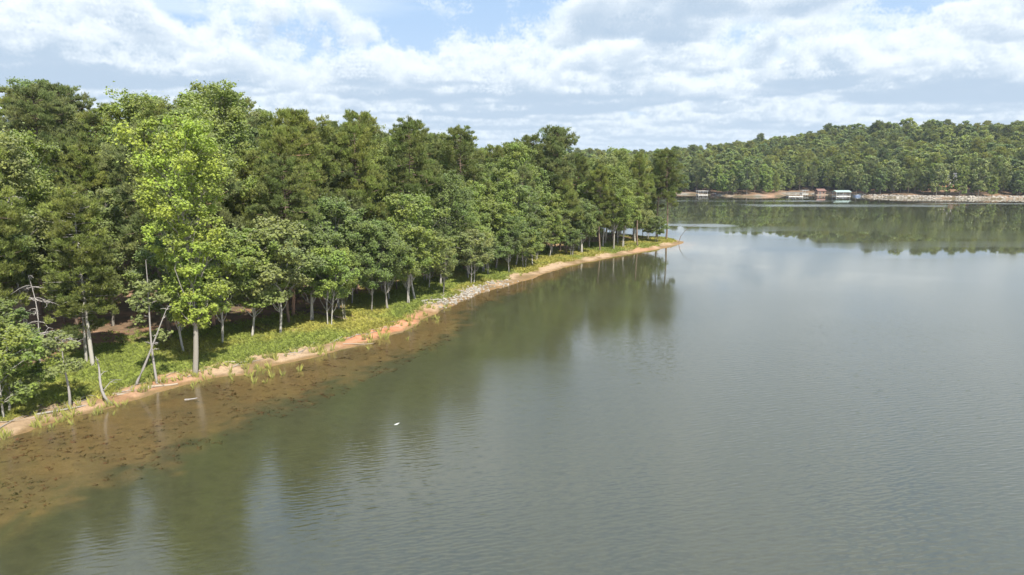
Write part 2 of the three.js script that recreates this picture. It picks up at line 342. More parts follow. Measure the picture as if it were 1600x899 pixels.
// a broadleaf tree: [trunk and limbs, crown]
function broadleaf(seed, o) {
  const R = rngOf(seed), wood = [], F = new Faces(), { H, base, rad, clumps, leaves, size, girth = H * 0.011, wide = 0.45, lean = 0.04, stems = 1 } = o;
  for (let s = 0; s < stems; s++) {
    const off = stems > 1 ? V((R() - 0.5) * 0.9, 0, (R() - 0.5) * 0.9) : V();
    const top = V((R() - 0.5) * H * lean * 2 + off.x * 3, H * 0.9, (R() - 0.5) * H * lean * 2 + off.z * 3), [g, pts] = limb(off.clone().setY(-0.3), top, girth, girth * 0.18, R, 0.05, 9);
    wood.push(g);
    const n = Math.round(clumps / stems);
    for (let k = 0; k < n; k++) {
      const t = (k + R()) / n, y = lerp(H * base, H * 0.97, Math.pow(t, 0.9)), f = (y / H - base) / (1 - base);
      const env = rad * (f < wide ? Math.pow(lerp(0.45, 1, f / wide), o.low ? 1.4 : 0.8) : Math.sqrt(Math.max(0.05, 1 - Math.pow((f - wide) / (1.02 - wide), 2.2))));
      const a = k * 2.4 + R() * 1.4, rr = env * (0.3 + 0.66 * R()) * (0.78 + 0.5 * noise2(Math.cos(a) * 1.3 + 5 + seed, Math.sin(a) * 1.3 + f * 3, 19)), at = pts[Math.min(9, Math.floor((y / H) * 9.4))];
      const c = V(at.x + Math.cos(a) * rr, y, at.z + Math.sin(a) * rr), cr = rad * (0.2 + 0.24 * R() * R()) * (o.low && f < 0.5 ? 0.72 : 1) * (f > 0.8 ? 0.85 : 1);
      const from = pts[clamp(Math.floor((y / H) * 10 - 0.8 - R() * 1.4), 2, 9)].clone();
      wood.push(limb(from, c, girth * (0.34 - 0.2 * f), 0.02, R, 0.16, 4)[0]);
      const m = 0.86 + 0.28 * R(), y2 = 0.9 + 0.2 * R();
      clump(F, c, cr * 1.25, cr * 0.95, Math.round((leaves / clumps) * (0.7 + 0.6 * R())), size, R, [m * y2, m, m * 0.9]);
    }
  }
  return { wood: mergeGeometries(wood), crown: F.geometry(), H };
}
// a tuft of needles: a fan of narrow spikes
function tuft(F, x, y, z, dx, dy, dz, s, R, k, n = 4) {
  for (let i = 0; i < n; i++) {
    let vx = dx + (R() - 0.5) * 1.5, vy = dy + 0.15 + (R() - 0.5) * 1.2, vz = dz + (R() - 0.5) * 1.5;
    const l = s / Math.hypot(vx, vy, vz); vx *= l; vy *= l; vz *= l;
    let wx = R() - 0.5, wy = (R() - 0.5) * 0.6, wz = R() - 0.5; const w = (s * 0.13) / (Math.hypot(wx, wy, wz) + 1e-6); wx *= w; wy *= w; wz *= w;
    F.tri([x - wx, y - wy, z - wz], [x + wx, y + wy, z + wz], [x + vx, y + vy, z + vz], k);
  }
}
// a pine: whorls of level boughs, each a flat spray of needle tufts
function pine(seed, o) {
  const R = rngOf(seed), wood = [], F = new Faces(), { H, base, rad, tufts, size, round = 0.5, girth = H * 0.0095, bare = 5 } = o;
  const [g, pts] = limb(V(0, -0.3, 0), V((R() - 0.5) * H * 0.06, H * 0.97, (R() - 0.5) * H * 0.06), girth, girth * 0.14, R, 0.035, 10);
  wood.push(g);
  const along = (y) => { const q = clamp(y / (H * 0.97)) * 10, i = Math.min(9, Math.floor(q)); return V().lerpVectors(pts[i], pts[i + 1], q - i); };
  const boughs = [];
  for (let y = H * base; y < H * 0.97; y += H * 0.02 * (0.6 + 0.8 * R()) * (1.15 - 0.6 * (y / H - base) / (1 - base))) {
    const f = (y / H - base) / (1 - base), len = rad * (f < round ? lerp(0.7, 1, f / round) : Math.pow(Math.max(0.03, 1 - Math.pow((f - round) / (1 - round), 1.8)), 0.7)), n = 2 + Math.floor(R() * 2.2);
    const a0 = R() * 6.28;
    for (let k = 0; k < n; k++) if (R() > 0.2 - 0.2 * f) boughs.push([y, a0 + (k / n) * 6.28 + (R() - 0.5) * 1.1, len * (0.4 + 0.72 * R()), f]);
  }
  const sum = boughs.reduce((s, b) => s + b[2] ** 1.25, 0);
  for (const [y, a, len, f] of boughs) {
    const from = along(y), rise = lerp(-0.08, 0.5, f * f) + (R() - 0.5) * (0.55 - 0.35 * f), to = V(from.x + Math.cos(a) * len, y + len * rise, from.z + Math.sin(a) * len);
    wood.push(limb(from, to, 0.02 + len * 0.012, 0.012, R, 0.1, 4, -0.05)[0]);
    const m = 0.82 + 0.36 * R(), warm = 0.92 + 0.2 * R(), count = Math.round((tufts * len ** 1.25) / sum), twigs = Math.max(3, Math.round(len * 2.6));
    const twig = Array.from({ length: twigs }, () => { const t = 0.25 + 0.78 * Math.pow(R(), 0.7), side = (R() - 0.5) * 2; return [t, side * len * 0.36 * (1.15 - t * 0.6), (R() - 0.35) * len * 0.3 + 0.06, 0.26 + 0.22 * R()]; });
    for (let i = 0; i < count; i++) {
      const [t, s, up, cr] = twig[Math.floor(R() * twigs)], px = lerp(from.x, to.x, t) - Math.sin(a) * s + (R() + R() - 1) * cr * 1.2, pz = lerp(from.z, to.z, t) + Math.cos(a) * s + (R() + R() - 1) * cr * 1.2, py = lerp(from.y, to.y, t) + up + (R() + R() - 1) * cr * 1.05;
      const q = m * (0.8 + 0.4 * R());
      tuft(F, px, py, pz, Math.cos(a) * 0.5, 0.7, Math.sin(a) * 0.5, size * (0.7 + 0.6 * R()), R, [q * warm, q, q * 0.9]);
    }
  }
  for (let k = 0; k < bare; k++) { const y = H * (base * (0.55 + 0.5 * R())), from = along(y), a = R() * 6.28, l = rad * (0.25 + 0.35 * R()); wood.push(limb(from, V(from.x + Math.cos(a) * l, y + l * (R() - 0.35), from.z + Math.sin(a) * l), 0.03, 0.01, R, 0.2, 4)[0]); }
  return { wood: mergeGeometries(wood), crown: F.geometry(), H };
}
// a dead tree: grey forking limbs
function deadTree(seed, o) {
  const R = rngOf(seed), wood = [], { H, girth = 0.12, spread = 0.45, boughs = 14, tip = V(0, H, 0), droop = 0 } = o;
  const [g, pts] = limb(V(0, -0.3, 0), tip, girth, girth * 0.2, R, o.bend ?? 0.06, 9);
  wood.push(g);
  for (let k = 0; k < boughs; k++) {
    const i = 3 + Math.floor(R() * 7), from = pts[Math.min(9, i)], a = R() * 6.28, l = H * spread * (0.3 + 0.6 * R()) * (1.15 - i / 14), to = V(from.x + Math.cos(a) * l, from.y + l * (0.25 - droop + (R() - 0.5) * 0.6), from.z + Math.sin(a) * l);
    const [b, bp] = limb(from, to, girth * 0.32, 0.012, R, 0.25, 5, 0.08);
    wood.push(b);
    for (let j = 0; j < 3; j++) { const s = bp[2 + Math.floor(R() * 3)], w = l * (0.25 + 0.3 * R()), c = R() * 6.28; wood.push(limb(s, V(s.x + Math.cos(c) * w, s.y + w * (R() - 0.4 - droop), s.z + Math.sin(c) * w), 0.022, 0.008, R, 0.25, 3)[0]); }
  }
  return mergeGeometries(wood);
}
const leafy = (r, g, b, t = 0.42) => new THREE.MeshPhysicalMaterial({ color: rgb(r, g, b), vertexColors: true, roughness: 0.92, transmission: t, thickness: 0, side: THREE.DoubleSide });
const barkMap = grain(9, 256, 0.75, 0.5, 1);
barkMap.colorSpace = THREE.NoColorSpace;
const bark = (r, g, b) => new THREE.MeshStandardMaterial({ color: rgb(r, g, b), roughness: 0.95 });
const M = {
  pineBark: bark(0.16, 0.115, 0.085), greyBark: bark(0.24, 0.22, 0.19), paleBark: bark(0.34, 0.32, 0.285), redBark: bark(0.33, 0.2, 0.14), dead: bark(0.26, 0.24, 0.225), snag: bark(0.36, 0.335, 0.32), drift: bark(0.3, 0.25, 0.195),
  pine: [leafy(0.15, 0.192, 0.03, 0.42), leafy(0.205, 0.245, 0.035, 0.42), leafy(0.18, 0.222, 0.06, 0.42)],
  broad: [leafy(0.14, 0.2, 0.024, 0.5), leafy(0.2, 0.26, 0.025, 0.5), leafy(0.215, 0.255, 0.055, 0.5)],
  gum: leafy(0.27, 0.345, 0.028, 0.45), lime: leafy(0.2, 0.28, 0.03, 0.45),
};
const pineTones = ['dark green', 'olive green', 'grey green'], broadTones = ['deep green', 'fresh green', 'pale green'];
const P = [
  pine(101, { H: 24, base: 0.38, rad: 4.3, tufts: 17000, size: 0.34, round: 0.45 }),
  pine(102, { H: 22, base: 0.3, rad: 3.9, tufts: 17000, size: 0.33, round: 0.35 }),
  pine(103, { H: 25, base: 0.5, rad: 4.4, tufts: 14700, size: 0.34, round: 0.5 }),
  pine(104, { H: 20, base: 0.22, rad: 4.0, tufts: 18600, size: 0.31, round: 0.3 }),
  pine(105, { H: 15, base: 0.2, rad: 3.6, tufts: 14000, size: 0.29, round: 0.3 }),
];
const B = [
  broadleaf(201, { H: 21, base: 0.28, rad: 4.7, clumps: 62, leaves: 27200, size: 0.26 }),
  broadleaf(202, { H: 18, base: 0.22, rad: 4.4, clumps: 56, leaves: 25600, size: 0.26, wide: 0.4 }),
  broadleaf(203, { H: 24, base: 0.3, rad: 5.2, clumps: 71, leaves: 30400, size: 0.27, wide: 0.5 }),
  broadleaf(204, { H: 11, base: 0.36, rad: 3.3, clumps: 40, leaves: 16800, size: 0.23, girth: 0.11, stems: 2 }),
  broadleaf(205, { H: 8, base: 0.36, rad: 2.5, clumps: 31, leaves: 12000, size: 0.21, girth: 0.08, stems: 2 }),
  broadleaf(206, { H: 13, base: 0.3, rad: 3.6, clumps: 46, leaves: 20000, size: 0.23, girth: 0.13 }),
];
function plant(name, tree, wood, leaves, x, z, scale, turn, label, group, category = 'tree', y) {
  const t = thing(name, label, category, x, y ?? groundY(x, z), z, turn, group);
  t.scale.set(scale[0], scale[1], scale[0]);
  mesh('trunk', tree.wood, wood, t);
  mesh('crown', tree.crown, leaves, t);
  return t;
}

// trees that stand out, each where it grows
const GUM = broadleaf(301, { H: 25, base: 0.2, rad: 4.3, clumps: 84, leaves: 33600, size: 0.24, wide: 0.75, lean: 0.03, low: 0.5 });
plant('sweetgum_tree', GUM, M.greyBark, M.gum, -30.6, -63.4, [0.98, 0.98], 0.4, 'tall bright yellow-green tree standing over the grassy bank');
const POPLAR = broadleaf(302, { H: 29, base: 0.25, rad: 6.2, clumps: 93, leaves: 41600, size: 0.30, wide: 0.5 });
plant('tulip_tree', POPLAR, M.greyBark, M.broad[1], -47, -108, [1.1, 1.04], 1.1, 'tall broad domed green tree topping the wood behind the yellow-green tree');
const SKYLINE = broadleaf(303, { H: 27, base: 0.3, rad: 5, clumps: 46, leaves: 19200, size: 0.32, wide: 0.5 });
plant('oak_tree', SKYLINE, M.greyBark, M.broad[0], -88, -128, [1.08, 1.02], 2.1, 'open-crowned dark green tree standing clear of the wood on the rise');
plant('oak_tree', SKYLINE, M.greyBark, M.broad[0], 10, -184, [0.9, 1.08], 0.6, 'forked green tree standing up above the pines towards the point');

// the slender and half-dead trees along the grassy bank
const spots = [[-30.6, -63.4, 2.6], [-47, -108, 4], [-88, -128, 4], [10, -184, 3]];
const bank = (name, tree, wood, leaves, x, z, s, label, group, turn = x) => { spots.push([x, z, 1.3]); return plant(name, tree, wood, leaves, x, z, s, turn, label, group); };
const BUSH = broadleaf(207, { H: 7.5, base: 0.12, rad: 2.7, clumps: 37, leaves: 15200, size: 0.21, girth: 0.09, stems: 2 });
bank('shore_tree', BUSH, M.paleBark, M.broad[1], -40.2, -51.3, [1.05, 0.98], 'leafy low tree hanging over the grass at the open end of the bank');
bank('shore_tree', B[4], M.paleBark, M.broad[0], -43.5, -54.5, [1.1, 1.1], 'dark leafy small tree behind the low tree at the end of the bank');
bank('pine_tree', P[1], M.paleBark, M.pine[1], -40.8, -64.1, [1, 0.78], 'olive pine on a whitish trunk beyond the half-dead tree on the bank');
bank('pine_tree', P[3], M.paleBark, M.pine[0], -41.9, -64.9, [0.8, 0.72], 'dark pine on a whitish trunk close beside the olive pine');
bank('shore_tree', B[5], M.paleBark, M.broad[0], -34.4, -69.3, [1, 0.95], 'dark bushy tree on pale stems behind the yellow-green tree');
bank('shore_tree', B[3], M.paleBark, M.broad[1], -31.8, -72.4, [1.05, 1.1], 'fresh green bushy tree next to the dark bushy tree behind the yellow-green tree');
bank('shore_tree', B[5], M.paleBark, M.broad[1], -29.6, -75.4, [1.15, 0.95], 'wide fresh green tree with foliage almost to the grass on twin stems');
bank('pine_tree', P[0], M.pineBark, M.pine[0], -27.4, -81.8, [0.9, 0.85], 'dark pine with a bare straight trunk by the fallen log');
bank('pine_tree', P[2], M.redBark, M.pine[1], -28.2, -86, [0.95, 0.95], 'tall pine with a pinkish trunk behind the fallen log');
bank('shore_tree', B[4], M.paleBark, M.lime, -22.4, -80.8, [1.12, 1.2], 'bright green young tree on two white stems standing alone on the grass');
bank('shore_tree', B[4], M.greyBark, M.broad[1], -20.9, -84.3, [0.8, 1.15], 'slender green tree just behind the lone bright green young tree');
{ const t = bank('pine_tree', P[2], M.redBark, M.pine[2], -24, -105, [0.95, 0.95], 'leaning pine with a long bare pinkish trunk'); t.rotation.set(0, 1, 0.13); }
bank('shore_tree', B[5], M.greyBark, M.broad[0], -19, -90.1, [0.95, 0.95], 'dark green tree at the back of the clump beyond the fallen log');
bank('shore_tree', B[3], M.greyBark, M.broad[0], -16.9, -91.6, [1, 1.05], 'dark green tree in the middle of the clump beyond the fallen log');
bank('shore_tree', B[3], M.paleBark, M.broad[1], -14.9, -95.6, [1, 1], 'lighter green tree on pale stems at the end of the clump beyond the fallen log');
bank('shore_tree', B[4], M.greyBark, M.broad[2], -10.9, -103.3, [0.8, 1.0], 'thin pale green tree by the grey drift log');

bank('pine_tree', P[1], M.pineBark, M.pine[1], -46.5, -59.5, [1.1, 1.0], 'full olive pine rising right behind the shorter whitish dead tree');
bank('pine_tree', P[0], M.pineBark, M.pine[2], -38.2, -74.2, [1.05, 0.98], 'tall grey green pine standing in the bare clearing');
bank('broadleaf_tree', B[0], M.greyBark, M.broad[2], -50.5, -66.5, [1.05, 1.05], 'tall pale green broadleaf tree behind the whitish dead trees');
bank('pine_tree', P[3], M.redBark, M.pine[2], -35.6, -79.5, [1, 1.12], 'bushy grey green pine with a reddish trunk at the back of the bare clearing');
bank('pine_tree', P[1], M.pineBark, M.pine[0], -53.5, -57, [1.1, 1.1], 'full dark pine at the open end of the wood');

function bareTree(x, z, o, seed, label, name = 'dead_tree') {
  const t = thing(name, label, 'tree', x, groundY(x, z), z);
  mesh('trunk', deadTree(seed, o), o.droop ? M.snag : M.dead, t);
  spots.push([x, z, 0.8]);
  return t;
}
{
  const t = bareTree(-36.9, -54.3, { H: 5.6, girth: 0.13, boughs: 15, spread: 0.62 }, 501, 'half-dead small tree with bare grey branches and a thin green top', 'half_dead_tree');
  const F = new Faces(), R = rngOf(502);
  for (let k = 0; k < 11; k++) clump(F, V((R() - 0.5) * 3.6, 2.2 + R() * 4, (R() - 0.5) * 3.4), 0.65 + 0.3 * R(), 0.4, 190, 0.24, R, [1, 1, 1]);
  mesh('crown', F.geometry(), M.broad[2], t);
  bareTree(-34.2, -55.9, { H: 4.3, girth: 0.15, boughs: 4, spread: 0.45, tip: V(-0.9, 4.2, 0.3), bend: 0.2 }, 503, 'short crooked bare grey snag at the edge of the bank');
  bareTree(-34.4, -59.7, { H: 7, girth: 0.13, boughs: 9, spread: 0.2, tip: V(3.1, 6.8, -0.8), bend: 0.05 }, 504, 'slanting bare grey pole of a dead tree leaning across a thin stem');
  const s = bareTree(-32.9, -60.8, { H: 11.5, girth: 0.12, boughs: 10, spread: 0.13, bend: 0.03 }, 505, 'thin straight grey stem crossed by the slanting dead tree', 'thin_tree');
  const G = new Faces();
  for (let k = 0; k < 9; k++) clump(G, V((R() - 0.5) * 2.2, 4.5 + R() * 5, (R() - 0.5) * 2.2), 0.7, 0.5, 170, 0.24, R, [1, 1, 1]);
  mesh('crown', G.geometry(), M.broad[2], s);
  bareTree(-47.3, -65.2, { H: 16, girth: 0.13, boughs: 52, spread: 0.17, droop: 0.55 }, 506, 'tall whitish dead tree with a mass of drooping bare twigs');
  bareTree(-44.2, -61.6, { H: 9.2, girth: 0.1, boughs: 34, spread: 0.34, droop: 0.45 }, 507, 'shorter whitish dead tree with drooping bare branches below the tall dead one');
  const c = thing('bent_branch', 'thin dark bent branch stuck in the tip of the point', 'branch', 44.6, groundY(44.6, -182.2), -182.2);
  mesh('stem', tube([V(0, -0.2, 0), V(0.5, 1.6, 0.1), V(1.6, 3.2, 0.2), V(3.2, 4.3, 0.4), V(4.6, 4.7, 0.6)], 0.09, 0.02, 5), M.pineBark, c);
}

// the wood on the near shore
{
  const R = rngOf(4242);
  const free = (x, z, r) => spots.every(([a, b, q]) => (a - x) ** 2 + (b - z) ** 2 > (r + q) ** 2);
  const where = (x, z, n) => (n > 34 ? (z > -120 ? 'on the rise behind the yellow-green tree' : 'on the rise behind the rocky shore') : z > -72 ? 'near the whitish dead trees' : z > -92 ? 'behind the lone bright green young tree' : z > -118 ? 'behind the rocks on the shore' : z > -150 ? 'between the rocks and the point' : 'on the point');
  const add = (n0, n1, want, radius, build) => {
    let got = 0;
    for (let k = 0; k < want * 90 && got < want; k++) {
      const x = -150 + R() * 204, z = -48 - R() * 190, n = nearD(x, z);
      if (n < (n0 > 8 && z < -150 ? 3.6 : n0 > 8 && z < -88 ? 6 : n0) || n > n1 || x / -z < -0.84 || (z > -60 && n < 9)) continue;
      if (x < -30 && x > -60 && z < -64 && z > -88 && n > 8 && n < 24) continue; // the clearing under the trees
      if (x < -17 && z > -86 && n < 8) continue;
      if (!free(x, z, radius)) continue;
      spots.push([x, z, radius]); got++;
      build(x, z, n);
    }
    return got;
  };
  const pineForm = ['tall', 'full', 'bare-trunked', 'bushy'], broadForm = ['tall', 'round-headed', 'broad'], smallForm = ['twin-stemmed', 'slight', 'bushy'];
  const got = [
    add(10, 84, 140, 2.05, (x, z, n) => {
      const v = Math.floor(R() * 4), k = Math.floor(R() * 3), s = 0.88 + 0.24 * R(), w = where(x, z, n);
      plant('pine_tree', P[v], R() < 0.3 ? M.redBark : M.pineBark, M.pine[k], x, z, [s * (0.95 + 0.25 * R()), s], R() * 6.28, `${pineForm[v]} ${pineTones[k]} pine in the wood ${w}`, `${pineTones[k]} ${pineForm[v]} pines ${w}`);
    }),
    add(9, 84, 95, 2.05, (x, z, n) => {
      const v = Math.floor(R() * 3), k = Math.floor(R() * 3), s = 0.84 + 0.26 * R(), w = where(x, z, n);
      plant('broadleaf_tree', B[v], M.greyBark, M.broad[k], x, z, [s, s * (0.95 + 0.12 * R())], R() * 6.28, `${broadForm[v]} ${broadTones[k]} broadleaf tree in the wood ${w}`, `${broadTones[k]} ${broadForm[v]} broadleaf trees ${w}`);
    }),
    add(3.4, 12, 58, 1.35, (x, z, n) => {
      const v = Math.floor(R() * 3), k = Math.floor(R() * 3), s = 0.65 + 0.6 * R(), w = where(x, z, n);
      plant('shore_tree', B[3 + v], M.paleBark, M.broad[k], x, z, [s * 1.1, s], R() * 6.28, `small ${smallForm[v]} ${broadTones[k]} tree at the wood's edge ${w}`, `${broadTones[k]} ${smallForm[v]} small trees ${w}`);
    }),
    add(10, 34, 40, 1.3, (x, z, n) => {
      const k = Math.floor(R() * 3), s = 0.7 + 0.45 * R(), w = where(x, z, n);
      plant('young_pine', P[4], M.pineBark, M.pine[k], x, z, [s, s], R() * 6.28, `young ${pineTones[k]} pine under the trees ${w}`, `${pineTones[k]} young pines ${w}`);
    }),
  ];
  console.log('near trees', got.join(' '));
}

// the woods across the lake: every tree of the front rows, then the hillside as one mass
const FB = [broadleaf(401, { H: 20, base: 0.12, rad: 5, clumps: 34, leaves: 3800, size: 0.8 }), broadleaf(402, { H: 17, base: 0.1, rad: 4.6, clumps: 30, leaves: 3400, size: 0.8, wide: 0.4 }), broadleaf(403, { H: 22, base: 0.14, rad: 5.4, clumps: 36, leaves: 4000, size: 0.85, wide: 0.5 })];
const FP = [pine(411, { H: 23, base: 0.3, rad: 4.4, tufts: 2000, size: 0.95 }), pine(412, { H: 21, base: 0.2, rad: 4.2, tufts: 2000, size: 0.9, round: 0.3 })];
{
  const R = rngOf(909), spots = [];
  const free = (x, z, r) => spots.every(([a, b, q]) => (a - x) ** 2 + (b - z) ** 2 > (r + q) ** 2);
  let n = 0;
  for (let k = 0; k < 9000 && n < 150; k++) {
    const x = 70 + R() * 330, z = -425 - R() * 150, f = farD(x, z);
    if (f < 3.2 || f > 30 || x / -z > 0.8 || x / -z < 0.2 || !free(x, z, 2.7)) continue;
    if (Math.abs(x - 298) < 10 && z > -500 && z < -458) continue;
    spots.push([x, z, 2.7]); n++;
    const s = 0.72 + 0.43 * R(), onPoint = x < 205 && z > -522, size = s < 0.86 ? 'low' : s < 1.0 ? 'middling' : 'tall';
    const w = x < 150 ? 'beside the flat white-roofed dock' : onPoint ? 'on the low point across the lake' : x < 246 ? 'round the far cove' : x < 282 ? 'on the far shore next to the cove' : x < 318 ? 'below the grey lake house' : 'along the pale stone shore past the lake house';
    if (R() < (onPoint ? 0.85 : 0.6)) { const c = onPoint && R() < 0.6 ? 3 : Math.floor(R() * 3), tone = c === 3 ? 'lime green' : broadTones[c]; plant('lakeside_tree', FB[Math.floor(R() * 3)], M.greyBark, c === 3 ? M.lime : M.broad[c], x, z, [s, s], R() * 6.28, `${size} ${tone} broadleaf tree ${w}`, `${size} ${tone} trees ${w}`); }
    else { const c = Math.floor(R() * 3); plant('lakeside_pine', FP[Math.floor(R() * 2)], M.pineBark, M.pine[c], x, z, [s, s], R() * 6.28, `${size} ${pineTones[c]} pine ${w}`, `${size} ${pineTones[c]} pines ${w}`); }
  }
  console.log('far trees', n);
  const kinds = [...FB.map((t) => [t, M.broad[1], 'broadleaf']), ...FP.map((t) => [t, M.pine[1], 'pine'])], places = kinds.map(() => []);
  for (let k = 0, got = 0; k < 60000 && got < 6500; k++) {
    const z = -440 - 560 * Math.pow(R(), 0.8), x = -z * (0.05 + 0.8 * R()), f = farD(x, z);
    if (f < 24 || f > 330 || (Math.abs(x - 303) < 13 && z > -500)) continue;
    got++;
    places[R() < 0.66 ? Math.floor(R() * 3) : 3 + Math.floor(R() * 2)].push([x, z]);
  }
  kinds.forEach(([t, m, what], i) => {
    const place = (g, material, name, tint) => {
      const im = new THREE.InstancedMesh(g, material, places[i].length), q = new THREE.Object3D(), S = rngOf(77 + i);
      im.name = name;
      places[i].forEach(([x, z], j) => {
        const s = 0.62 + 0.6 * S() * S() + 0.1; q.position.set(x, groundY(x, z) - 0.3, z); q.rotation.set(0, S() * 6.28, 0); q.scale.set(s * 1.08, s, s * 1.08); q.updateMatrix(); im.setMatrixAt(j, q.matrix);
        const a = S(), b = S(); if (tint) im.setColorAt(j, rgb(0.55 + 0.75 * a, 0.65 + 0.5 * a, 0.7 + 0.4 * b));
      });
      im.castShadow = im.receiveShadow = true;
      return im;
    };
    const crowns = place(t.crown, m, numbered('far_forest'), true);
    scene.add(tag(crowns, `mass of ${what} crowns covering the hill across the lake`, 'forest', 'wooded hill across the lake', 'stuff'));
    crowns.add(place(t.wood, M.pineBark, 'trunks', false));
  });
}

// ---------------------------------------------------------------- grass, water plants, stones
function scatter(name, label, category, geometry, material, list, kind = 'stuff') { // list: [x, y, z, scale, stretch, turn, colour]
  const im = new THREE.InstancedMesh(geometry, material, list.length), q = new THREE.Object3D();
  im.name = numbered(name);
  list.forEach(([x, y, z, s, t, a, c], i) => { q.position.set(x, y, z); q.rotation.set(0, a, 0); q.scale.set(s, s * t, s); q.updateMatrix(); im.setMatrixAt(i, q.matrix); im.setColorAt(i, c); });
  im.castShadow = im.receiveShadow = true;
  scene.add(tag(im, label, category, null, kind));
  return im;
}
function bladeTuft(seed, n, h, w, splay) {
  const R = rngOf(seed), F = new Faces();
  for (let i = 0; i < n; i++) {
    const a = R() * 6.28, r = R() * splay * 0.5, l = h * (0.6 + 0.6 * R()), b = splay * (0.4 + R()), x = Math.cos(a) * r, z = Math.sin(a) * r, px = -Math.sin(a) * w, pz = Math.cos(a) * w, k = 0.8 + 0.4 * R();
    const m = [x + Math.cos(a) * b * 0.35, l * 0.6, z + Math.sin(a) * b * 0.35], t = [x + Math.cos(a) * b, l * (0.85 + 0.2 * R()), z + Math.sin(a) * b];
    F.tri([x - px, -0.05, z - pz], [x + px, -0.05, z + pz], [m[0] + px * 0.7, m[1], m[2] + pz * 0.7], [k, k, k]);
    F.tri([x - px, -0.05, z - pz], [m[0] + px * 0.7, m[1], m[2] + pz * 0.7], t, [k, k, k]);
  }
  return F.geometry();
}
{
  const R = rngOf(606), blades = leafy(0.25, 0.3, 0.04, 0.4), list = [], reeds = [], bed = [], rocks = [], shrubs = [];
  for (let k = 0; k < 900000 && list.length < 40000; k++) {
    const z = -46 - 145 * R() ** 1.5, x = -95 + R() * 145, n = nearD(x, z);
    if (n < 1.7 || n > 22 || x / -z < -0.82) continue;
    const b = fbm2(x / 7, z / 7, 91, 4), a = fbm2(x / 2.1, z / 2.1, 81, 4), edge = 2.4 + (a - 0.5) * 2.6, grow = smooth(edge - 0.4, edge + 0.5, n) * (1 - smooth(9, 17, n + (b - 0.5) * 18)) + 0.03;
    if (R() > grow * (0.3 + 0.7 * smooth(0.36, 0.52, fbm2(x / 3.3, z / 3.3, 47, 3)))) continue;
    const dry = smooth(0.42, 0.66, b) * 0.8, v = 0.8 + 0.4 * R();
    list.push([x, groundY(x, z), z, 0.75 + 0.7 * R(), 0.8 + 0.5 * R(), R() * 6.28, rgb(v * lerp(1, 1.6, dry), v * lerp(1, 1.2, dry), v * lerp(1, 1.5, dry))]);
  }
  scatter('bank_grass', 'bright green grass growing on the bank of the near shore', 'grass', bladeTuft(71, 7, 0.25, 0.028, 0.26), blades, list);
  // sparse sedge on the wet shore and standing in the shallows
  for (let k = 0; k < 60000 && reeds.length < 260; k++) {
    const z = -44 - 55 * R() ** 1.8, x = -60 + R() * 60, n = nearD(x, z);
    if (n < -5 || n > 2.4 || R() > (n > 0 ? 0.55 : 0.5 * Math.exp(n / 1.1)) * smooth(0.42, 0.6, fbm2(x / 2.6, z / 2.6, 33, 3))) continue;
    const v = 0.75 + 0.45 * R();
    reeds.push([x, groundY(x, z), z, 0.8 + 0.8 * R(), 0.9 + 0.7 * R(), R() * 6.28, rgb(v * 1.2, v, v * 1.4)]);
  }
  scatter('shore_sedge', 'thin pale sedge tufts along the wet edge of the lake', 'sedge', bladeTuft(72, 9, 0.42, 0.02, 0.22), blades, reeds);
  // dark plants on the lake bed
  const weed = bladeTuft(73, 16, 0.14, 0.05, 0.42), weedMat = new THREE.MeshStandardMaterial({ color: rgb(0.095, 0.07, 0.034), roughness: 1, vertexColors: true, side: THREE.DoubleSide });
  for (let k = 0; k < 90000 && bed.length < 1900; k++) {
    const z = -34 - 78 * R() ** 1.3, x = -62 + R() * 66, n = nearD(x, z), reach = 4 + 5 * smooth(-74, -46, z) + 4.5 * smooth(-110, -62, z);
    if (n > -0.9 || n < -reach || R() > 0.12 + 0.88 * smooth(0.42, 0.62, fbm2(x / 4, z / 4, 37, 3))) continue;
    bed.push([x, groundY(x, z), z, 0.14 + 0.46 * R() ** 2.2, 0.8 + 0.5 * R(), R() * 6.28, rgb(0.9 + 1.1 * R(), 1, 1)]);
  }
  scatter('lake_bed_weed', 'dark weed tufts on the brown bed of the shallow water', 'water weed', weed, weedMat, bed);
  // stones of the rocky stretch, and of the far shore
  const stone = new THREE.IcosahedronGeometry(0.5, 1), sp = stone.attributes.position;
  for (let i = 0; i < sp.count; i++) { const v = V().fromBufferAttribute(sp, i), k = 0.72 + 0.5 * noise2(v.x * 3 + 9, v.y * 3 + v.z * 4, 3); sp.setXYZ(i, v.x * k * 1.2, v.y * k * 0.75, v.z * k); }
  stone.computeVertexNormals();
  const stoneMat = new THREE.MeshStandardMaterial({ color: rgb(0.36, 0.335, 0.3), roughness: 0.95, map: groundGrain });
  for (let k = 0; k < 60000 && rocks.length < 340; k++) {
    const z = -96 - 26 * R(), x = -14 + R() * 22, n = nearD(x, z);
    if (n < 0 || n > 3.4) continue;
    if (R() > Math.exp(-(((z + 106) / 9) ** 2))) continue;
    const v = 0.7 + 0.5 * R();
    rocks.push([x, groundY(x, z) + 0.03, z, 0.22 + 0.5 * R() ** 2, 0.7 + 0.4 * R(), R() * 6.28, rgb(v, v * 0.97, v * 0.94)]);
  }
  scatter('shore_stones', 'pale grey loose stones heaped along the near shore', 'stones', stone, stoneMat, rocks);
  const farRocks = [];
  for (let k = 0; k < 90000 && farRocks.length < 1500; k++) {
    const x = 240 + R() * 160, z = -425 - R() * 65, f = farD(x, z);
    if (f < -0.3 || f > 3.2 || x / -z > 0.82) continue;
    const v = 0.75 + 0.6 * R();
    farRocks.push([x, groundY(x, z), z, 0.5 + 1.3 * R() ** 2, 0.7 + 0.4 * R(), R() * 6.28, rgb(v, v * 0.96, v * 0.92)]);
  }
